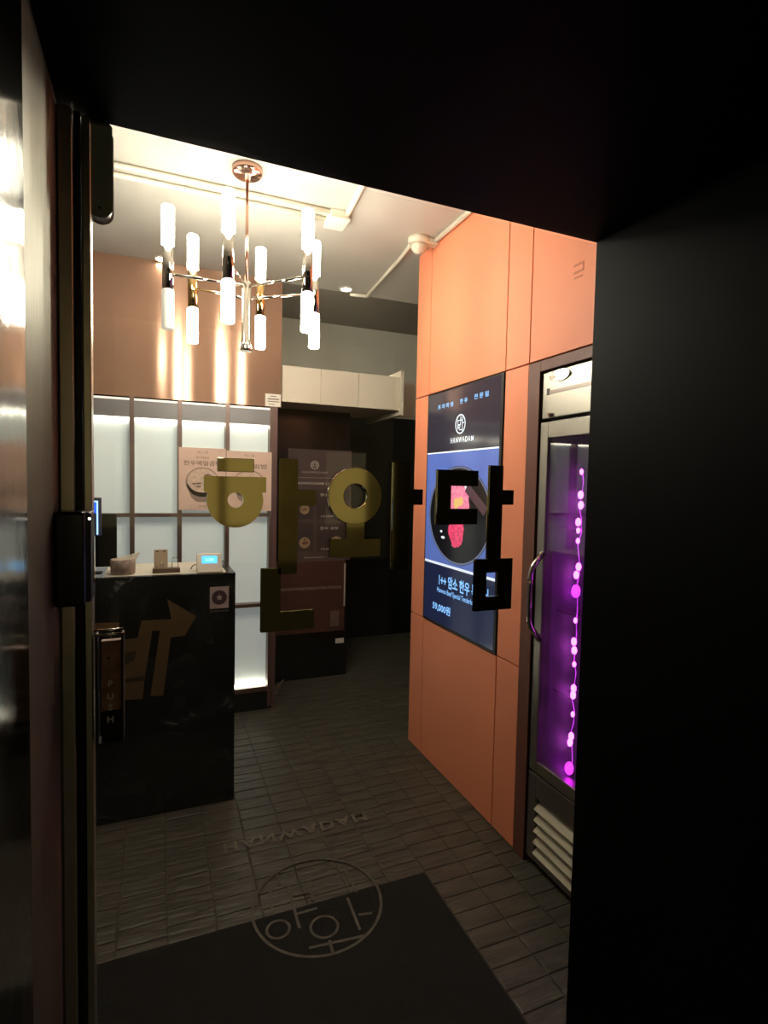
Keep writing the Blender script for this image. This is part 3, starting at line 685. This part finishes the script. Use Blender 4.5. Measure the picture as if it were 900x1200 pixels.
# purple string lights behind the fridge glass
SX_ = FX+.050; py_ = at(676, 720, 'x', SX_).y
sl = thing('string_light', (SX_, py_, .44), 'string of purple light bulbs hanging behind the fridge glass', 'string light')
ztop, zbot = at(684, 548, 'x', SX_).z, at(668, 905, 'x', SX_).z
cord = [Vector((SX_+.004*math.sin(k*1.7), py_+.006*math.cos(k*2.1), ztop+(zbot-ztop)*k/24)) for k in range(25)]
obj('wire', MB().tube(cord, .0018, 6), 'purple_wire', sl)
for yy, big in ((553, 0), (580, 1), (592, 1), (612, 1), (622, 0), (634, 0), (664, 1), (674, 1), (693, 2), (727, 0), (752, 1), (762, 1), (778, 0), (806, 1), (814, 1), (836, 0), (862, 1), (870, 1), (900, 2)):
    z = at(684-(yy-548)*.0445, yy, 'x', SX_).z; rr = (.007, .010, .016)[big]
    dy = random.uniform(-.006, .006)
    b_ = obj('bulb', MB().ball((SX_-.006, py_+dy, z), rr, 10, 1.5), 'purple_led' if big == 2 else 'purple_hot', sl)
# ------------------------------------------------------------------ gold letters on the door glass
GY = DOOR-.010
def gl(pts): return MB().prism([at(a, b, 'y', GY) for a, b in pts], (0, .009, 0))
def rect(mb, x0, y0, x1, y1):
    a = pr(x0, y0, x1, y1, GY); mb.box(a[0], a[1], GY, GY+.009, a[2], a[3]); return a
def tee(x0, x1, y0, y1, t0, t1, x2):                 # upright bar with a short arm to the right
    a = pr(x0, y0, x1, y1, GY); b = pr(x1, t0, x2, t1, GY)
    return MB().prism([(a[0], GY, a[2]), (a[1], GY, a[2]), (a[1], GY, b[2]), (b[1], GY, b[2]), (b[1], GY, b[3]), (a[1], GY, b[3]), (a[1], GY, a[3]), (a[0], GY, a[3])], (0, .009, 0))
def letter(c, label): return thing('gold_letter', at(*c, 'y', DOOR), label, 'letter', 'gold mirror letters on the door glass')
BV = .0012
A = letter((337, 740), 'gold mirror letter with capped disc and long L foot on the door glass')
m = MB(); rect(m, 255, 537, 298, 553); obj('stroke', m, 'gold', A, bevel=BV)
a = pr(238.5, 558.5, 312, 577, GY); c = at(276, 586, 'y', GY); R_ = .0525
# disc fused with the cap bar: cut the ring at the cap's underside
aa = math.asin(max(-1, min(1, (a[2]-c.z)/R_))); n_ = 48
arc = [math.pi-aa+(math.pi+2*aa)*i/n_ for i in range(n_+1)]
out = [(a[1], a[2]), (a[1], a[3]), (a[0], a[3]), (a[0], a[2])] + [(c.x+R_*math.cos(t), c.z+R_*math.sin(t)) for t in arc]
lo_ = 4+n_//2                                          # keyhole slit down to the lowest point of the disc
hole = [(c.x+.0145*math.cos(-math.pi/2-2*math.pi*i/32), c.z+.0145*math.sin(-math.pi/2-2*math.pi*i/32)) for i in range(33)]
path = out[:lo_+1]+hole+out[lo_:]
obj('stroke', MB().prism([(x, GY, z) for x, z in path], (0, .009, 0)), 'gold', A)
obj('stroke', tee(327.5, 348, 538, 672, 575, 592, 370), 'gold', A, bevel=BV)
p1_, p2_ = pr(306.5, 667, 328, 740, GY), pr(306.5, 717.5, 367.5, 740, GY)
obj('stroke', MB().prism([(p1_[0], GY, p1_[2]), (p2_[1], GY, p1_[2]), (p2_[1], GY, p2_[3]), (p1_[1], GY, p2_[3]), (p1_[1], GY, p1_[3]), (p1_[0], GY, p1_[3])], (0, .009, 0)), 'gold', A, bevel=BV)
A = letter((430, 667), 'gold mirror letter with a ring on a footed stem on the door glass')
c = at(416.8, 581.5, 'y', GY); rc = Vector((c.x, GY, c.z))
Rr = (at(448.3, 582, 'y', GY).x-at(385, 582, 'y', GY).x)/2; ri = Rr*.43
obj('stroke', MB().ring(rc, UX, UZ, ri, Rr, (0, .009, 0), 56), 'gold', A, bevel=BV)
s1, s2 = pr(407, 610, 426.5, 633, GY), pr(387.5, 632.5, 445, 652, GY)
obj('stroke', MB().prism([(s2[0], GY+.0005, s2[2]), (s2[1], GY+.0005, s2[2]), (s2[1], GY+.0005, s2[3]), (s1[1], GY+.0005, s2[3]), (s1[1], GY+.0005, s1[3]), (s1[0], GY+.0005, s1[3]), (s1[0], GY+.0005, s2[3]), (s2[0], GY+.0005, s2[3])], (0, .0085, 0)), 'gold', A, bevel=BV)
obj('stroke', tee(460.5, 479, 542, 667, 574, 591, 495), 'gold', A, bevel=BV)
A = letter((560, 715), 'dark gold mirror letter with square frame foot in front of the display')
o1, o2 = pr(513, 551.5, 559.5, 614, GY), pr(528, 569, 559.5, 597, GY)
obj('stroke', MB().prism([(o1[0], GY, o1[2]), (o1[1], GY, o1[2]), (o1[1], GY, o2[2]), (o2[0], GY, o2[2]), (o2[0], GY, o2[3]), (o1[1], GY, o2[3]), (o1[1], GY, o1[3]), (o1[0], GY, o1[3])], (0, .009, 0)), 'gold', A, bevel=BV)
obj('stroke', tee(573.5, 588, 546, 656, 575, 591, 601.5), 'gold', A, bevel=BV)
b1, b2 = pr(556.5, 655, 600, 715, GY), pr(570, 671, 585, 699, GY)
m = MB()
m.box(b1[0], b2[0], GY+.0004, GY+.009, b1[2], b1[3]).box(b2[1], b1[1], GY+.0004, GY+.009, b1[2], b1[3]).box(b2[0], b2[1], GY+.0004, GY+.009, b2[3], b1[3]).box(b2[0], b2[1], GY+.0004, GY+.009, b1[2], b2[2])
obj('stroke', m, 'gold', A)

# ------------------------------------------------------------------ door hardware
x0, x1, z0, z1 = pr(111.5, 744, 145, 872, DOOR-.03)
ph = thing('push_handle', ((x0+x1)/2, DOOR, z0), 'black push handle with pinkish steel plate and vertical lettering on the door', 'door handle')
y0_, y1_ = DOOR-.032, DOOR
t = .004
obj('frame', MB().box(x0, x0+t, y0_, y1_, z0, z1).box(x1-t, x1, y0_, y1_, z0, z1).box(x0+t, x1-t, y0_, y1_, z0, z0+t), 'black_plastic', ph, bevel=.001)
obj('top_bar', MB().tube([(x0-.001, y0_-.002, z1+.010), (x1+.001, y0_-.002, z1+.010)], .0022, 8), 'chrome', ph)
obj('top_bar', MB().tube([(x0-.001, y0_-.006, z1+.003), (x1+.001, y0_-.006, z1+.003)], .0022, 8), 'chrome', ph)
zs = z0+(z1-z0)*.28
pl = obj('plate', MB().box(x0+.008, x1-t, DOOR-.016, DOOR-.002, zs, z1-.014), 'push_plate', ph, bevel=.001)
obj('lower_plate', MB().box(x0+.008, x1-t, DOOR-.016, DOOR-.002, z0+t, zs), 'black_matte', ph)
obj('screw', MB().cyl(((x0+x1)/2-.002, DOOR-.016, z1-.045), ((x0+x1)/2-.002, DOOR-.018, z1-.045), .0025, 10), 'black_plastic', pl)
for ch, yy in (('P', 801), ('U', 816), ('S', 829), ('H', 843)):
    c = at(129.5, yy, 'y', DOOR-.0168)
    obj('lettering', text_mb(ch, c, UX, UZ, .0115, bold=.03), 'white_print', ph)
# door lock on the stile
x0, x1, z0, z1 = pr(75, 598, 107, 705, 1.03)
lk = thing('door_lock', (-.13, 1.05, z0), 'black box-shaped door lock mounted on the metal stile', 'lock')
obj('housing', MB().box(-.1495, -.106, .985, 1.045, z0, z1), 'black_matte', lk, bevel=.005)
obj('front_plate', MB().box(-.112, -.099, 1.0, 1.06, z0+.004, z1-.002), 'black_plastic', lk, bevel=.003)
obj('bolt_plate', MB().box(-.0995, -.0975, 1.03, 1.05, z0+.03, z1-.045), 'chrome', lk)
obj('status_lamp', MB().ball((-.101, .999, z1-.012), .0022, 8), light_mat('status_led', (255, 250, 240), 2), lk)
# rounded sensor at the head of the door
x0, x1, z0, z1 = pr(104.5, 150, 130.5, 258, DOOR+.03)
r = (x1-x0)/2; zc_ = z0+r; pts = [(x0, DOOR+.012, z1), (x0, DOOR+.012, zc_)]
pts += [((x0+x1)/2+r*math.cos(a), DOOR+.012, zc_+r*math.sin(a)) for a in [math.pi+math.pi*k/12 for k in range(1, 12)]]
pts += [(x1, DOOR+.012, zc_), (x1, DOOR+.012, z1-.006), (x1-.006, DOOR+.012, z1)]
hd = thing('door_sensor', ((x0+x1)/2, DOOR+.02, z0), 'grey rounded sensor box at the top corner of the glass door', 'sensor')
obj('housing', MB().prism(pts, (0, .03, 0)), 'grey_plastic', hd, bevel=.003)
obj('screw', MB().cyl((x0+r, DOOR+.012, zc_-.004), (x0+r, DOOR+.0105, zc_-.004), .002, 8), 'dark_steel', hd)

# ------------------------------------------------------------------ chandelier
cc = at(290, 197, 'z', CEIL); CXY = Vector((cc.x, cc.y, 0))
ch = thing('chandelier', (cc.x, cc.y, 2.1), 'chrome and brass chandelier with six double-ended glowing glass tubes', 'chandelier')
obj('canopy', MB().lathe((cc.x, cc.y, CEIL), (0, 0, -1), [(.062, 0), (.062, .022), (.055, .03), (.012, .032), (.012, .05)], 32), 'rose', ch)
zb0, zb1 = at(290, 412, 'y', cc.y).z, at(290, 330, 'y', cc.y).z
obj('rod', MB().cyl((cc.x, cc.y, zb1), (cc.x, cc.y, CEIL-.03), .0065, 12), 'rose', ch)
obj('hub', MB().lathe((cc.x, cc.y, zb0), (0, 0, 1), [(.024, 0), (.026, .004), (.026, .03), (.019, .036), (.019, zb1-zb0-.004), (.012, zb1-zb0)], 24), 'chrome', ch)
vd = CXY.normalized(); vr = Vector((vd.y, -vd.x, 0)); RAD = .31
tubes = [(-72, 314, 1), (-132, 339, 0), (-12, 301, 0), (168, 350, 0), (48, 318, 0), (108, 346, 0)]
for k, (ang, ym, dim) in enumerate(tubes):
    a = math.radians(ang); d = (-vd*math.cos(a)+vr*math.sin(a)); p = CXY+d*RAD
    q0 = px((p.x, p.y, 2.3)); zm = at(q0[0], ym, 'y', p.y).z
    hm, hg, rg = .083, .150, .0235
    sl_ = obj('sleeve', MB().cyl((p.x, p.y, zm-hm), (p.x, p.y, zm+hm), .021, 18), 'brass' if k in (1, 3) else 'chrome', ch)
    obj('lamp_glass', MB().lathe((p.x, p.y, zm+hm), (0, 0, 1), [(rg-.003, 0), (rg, .004), (rg, hg-.004), (rg-.003, hg), (.014, hg), (.013, hg-.01)], 18), 'lamp', sl_)
    obj('lamp_glass', MB().lathe((p.x, p.y, zm-hm), (0, 0, -1), [(rg-.003, 0), (rg, .004), (rg, hg-.004), (rg-.003, hg), (.014, hg), (.013, hg-.01)], 18), 'lamp_dim' if dim else 'lamp', sl_)
    obj('arm', MB().cyl((cc.x+d.x*.015, cc.y+d.y*.015, zb1-.02-(.045 if k % 2 else 0)), (p.x-d.x*.019, p.y-d.y*.019, zm+(.0 if k % 2 else -.02)), .0055, 10), 'chrome', ch)

# ------------------------------------------------------------------ ceiling fittings
def downlight(x, y, lab):
    c = at(x, y, 'z', CEIL); c.y = min(c.y, 3.53)
    t = thing('downlight', (c.x, c.y, CEIL-.006), lab, 'light', 'recessed ceiling downlights')
    obj('trim_ring', MB().ring((c.x, c.y, CEIL-.006), UX, UY, .034, .046, (0, 0, .006), 28), 'white_plastic', t)
    obj('lens', MB().disc((c.x, c.y, CEIL-.004), UX, UY, .034, .034, (0, 0, .003), 24), 'down', t)
downlight(404, 340, 'round recessed downlight between the curved conduit and the chandelier')
for x_, y_, l_ in ((2.5, 3.3, 'round recessed downlight behind the end of the orange wall'), (2.6, 2.2, 'round recessed downlight deep behind the orange wall')):  # both added out of view to brighten the rear of the room
    t = thing('downlight', (x_, y_, CEIL-.006), l_, 'light', 'recessed ceiling downlights')  # the two added downlights, out of view
    obj('trim_ring', MB().ring((x_, y_, CEIL-.006), UX, UY, .05, .064, (0, 0, .006), 28), 'white_plastic', t)
    obj('lens', MB().disc((x_, y_, CEIL-.004), UX, UY, .05, .05, (0, 0, .003), 24), 'down', t)
downlight(190, 305, 'round recessed downlight close against the copper wall')
cz_ = CEIL-.012
def conduit(pts, lab, r=.011):
    t = obj('ceiling_conduit', MB().tube(rnd(pts, .08, 8), r, 10), 'white_plastic', label=lab, cat='conduit')
c1, c2 = 2.555, 2.635
conduit([(-1.39, c1, cz_), (.76, c1, cz_)], 'white ceiling conduit nearer the door, of the parallel pair')
conduit([(-1.39, c2, cz_), (.76, c2, cz_)], 'white ceiling conduit nearer the copper wall, of the parallel pair')
for y in (c1, c2):
    pass
jb = Vector((.80, 2.60, CEIL))
jt = thing('junction_box', (jb.x, jb.y, CEIL-.04), 'square white junction box where the two parallel conduits end', 'junction box')
obj('box_body', MB().box(jb.x-.045, jb.x+.045, jb.y-.06, jb.y+.06, CEIL-.036, CEIL), 'white_plastic', jt, bevel=.004)
obj('lid', MB().box(jb.x-.049, jb.x+.049, jb.y-.064, jb.y+.064, CEIL-.042, CEIL-.034), 'white_plastic', jt, bevel=.002)
e1 = at(419, 222, 'z', cz_)
conduit([(.835, 2.54, cz_), (e1.x+.02, 2.42, cz_), (e1.x, 2.2, cz_), (e1.x-.01, 1.6, cz_)], 'short curved white conduit leaving the junction box towards the door', .014)
sp = at(491, 286, 'z', CEIL-.03)
g0, g1, g2 = at(470, 302, 'z', cz_), at(432, 344, 'z', cz_), at(400, 374, 'z', cz_)
conduit([(sp.x-.02, sp.y+.05, cz_), g0, g1, (g2.x, 3.57, cz_), (g2.x-.12, 3.585, cz_)], 'long white conduit running from the ceiling sensor to the rear', .011)
conduit([(WR-.02, 2.62, cz_), (WR-.02, 1.2, cz_)], 'white conduit in the corner above the orange wall', .013)
se = thing('ceiling_sensor', (sp.x, sp.y, CEIL-.09), 'white domed detector at the corner of ceiling and orange wall', 'sensor')
obj('base', MB().lathe((sp.x, sp.y, CEIL), (0, 0, -1), [(.058, 0), (.058, .022), (.05, .034)], 28), 'white_plastic', se)
obj('dome', MB().lathe((sp.x, sp.y, CEIL-.034), (0, 0, -1), [(.042, 0), (.041, .018), (.03, .034), (.012, .044), (.003, .046)], 28), 'white_plastic', se)
obj('pipe_joint', MB().box(sp.x+.03, WR-.002, sp.y-.04, sp.y+.015, CEIL-.032, CEIL-.001), 'white_plastic', se, bevel=.004)

bpy.data.objects.remove(_fo)
